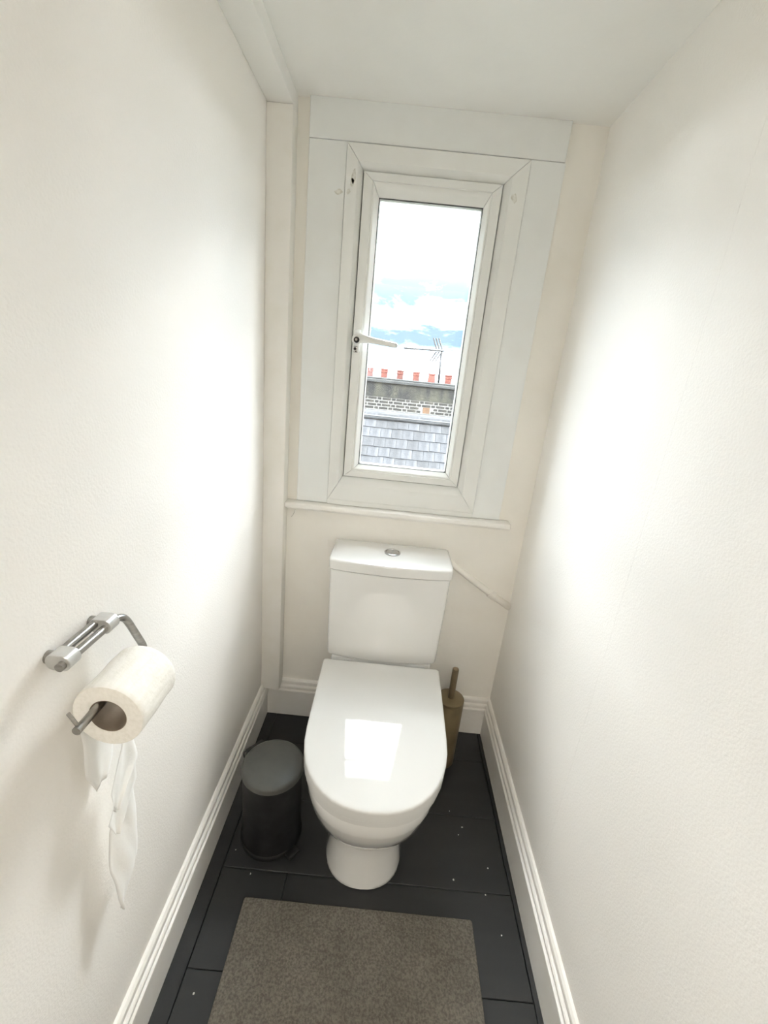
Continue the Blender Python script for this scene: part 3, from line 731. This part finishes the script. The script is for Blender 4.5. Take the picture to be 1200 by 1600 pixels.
pot(.413 * k_, 'red banded chimney pot, fourth from the handle side')
pot(.785 * k_, 'plain orange tapered chimney pot just left of the aerial mast', 'terracotta', 1)
pot(1.18 * k_, 'red banded chimney pot just right of the aerial mast')
# television aerial
ae = empty('television_aerial', (.985, WY + .30, 1.10), 'thin metal television aerial rising above the chimney pots', 'aerial')
obj('mast', tube(bmesh.new(), [(0, 0, -.03), (-.02, 0, .74)], .026, 8), 'aerial', ae, smooth=True)
bo = obj('boom', tube(bmesh.new(), [(-.93, -.02, .715), (.03, -.02, .735)], .020, 8), 'aerial', ae, smooth=True)
for k in range(9):
    x = -.90 + k * .085
    obj('director', tube(bmesh.new(), [(x, -.10, .718 + .02 * k / 9), (x, .06, .718 + .02 * k / 9)], .012, 6), 'aerial', bo)
for k in range(3):
    for s_ in (1, -1):
        x = -.02 - k * .062
        obj('reflector_rod', tube(bmesh.new(), [(x, -.05 + .05 * k, .735 + s_ * .03), (x - .14 * (1 if s_ < 0 else .75), -.05 + .05 * k, .735 + s_ * .27)], .018, 6), 'aerial', ae)

# slate roof in front of the brick wall
RT_Y, RT_Z, GA, SW = 10.42, .165, .262, .252
rf = empty('slate_roof', (.35, RT_Y, RT_Z), 'grey slate roof sloping down towards the window below the brick wall', 'roof')
ang = math.radians(46)
dn = Vector((0, -math.cos(ang), -math.sin(ang))); nm = Vector((0, -math.sin(ang), math.cos(ang)))
def slate_mesh():
    bm = bmesh.new(); hw = SW / 2 - .003; Ls = GA * 1.6; th = .012
    pts = []
    for (sx_, u_) in ((-hw, 0), (hw, 0), (hw, Ls), (-hw, Ls)):
        p = Vector((sx_, 0, 0)) - dn * (Ls - u_) + nm * (.022 * u_ / Ls)
        pts.append(p)
    lo = [bm.verts.new(p) for p in pts]; hi = [bm.verts.new(p + nm * th) for p in pts]
    bm.faces.new(lo[::-1]); bm.faces.new(hi)
    for i in range(4): bm.faces.new((lo[i], lo[(i + 1) % 4], hi[(i + 1) % 4], hi[i]))
    bmesh.ops.recalc_face_normals(bm, faces=bm.faces[:])
    me = bpy.data.meshes.new('slate'); bm.to_mesh(me); bm.free(); me.materials.append(MAT['slate']); return me
sm = slate_mesh()
NC = 12; NR = 25
for r in range(NC):
    for c_ in range(NR):
        o = bpy.data.objects.new('slate', sm); C.objects.link(o); o.parent = rf
        o.location = Vector(((c_ - NR / 2 + (.5 if r % 2 else 0)) * SW, 0, 0)) + dn * (GA * (r + 1) - .02 + random.uniform(-.008, .008)) + nm * random.uniform(0, .004)
bm = bmesh.new()
ex = NR * SW / 2
a = [Vector((-ex, 0, 0)) + nm * -.01 - dn * .15, Vector((ex, 0, 0)) + nm * -.01 - dn * .15, Vector((ex, 0, 0)) + dn * (NC * GA) - nm * .01, Vector((-ex, 0, 0)) + dn * (NC * GA) - nm * .01]
loft(bm, [[p - nm * .05 for p in a], a])
obj('roof_deck', bm, 'slate_deck', rf)
obj('ridge_batten_shadow', tube(bmesh.new(), [(-ex, -.02, .035), (ex, -.02, .035)], .035, 10), 'slate_deck', rf, smooth=True)  # dark tube stands in for the batten's shadow line at the roof top
bm = bmesh.new()
loft(bm, [[(x, -.01, .055), (x, WY - RT_Y, .085), (x, WY - RT_Y, .175), (x, WY - RT_Y - .02, .175), (x, WY - RT_Y - .03, .135), (x, -.03, .085)] for x in (-ex, ex)])
obj('lead_flashing', bm, 'lead', rf)
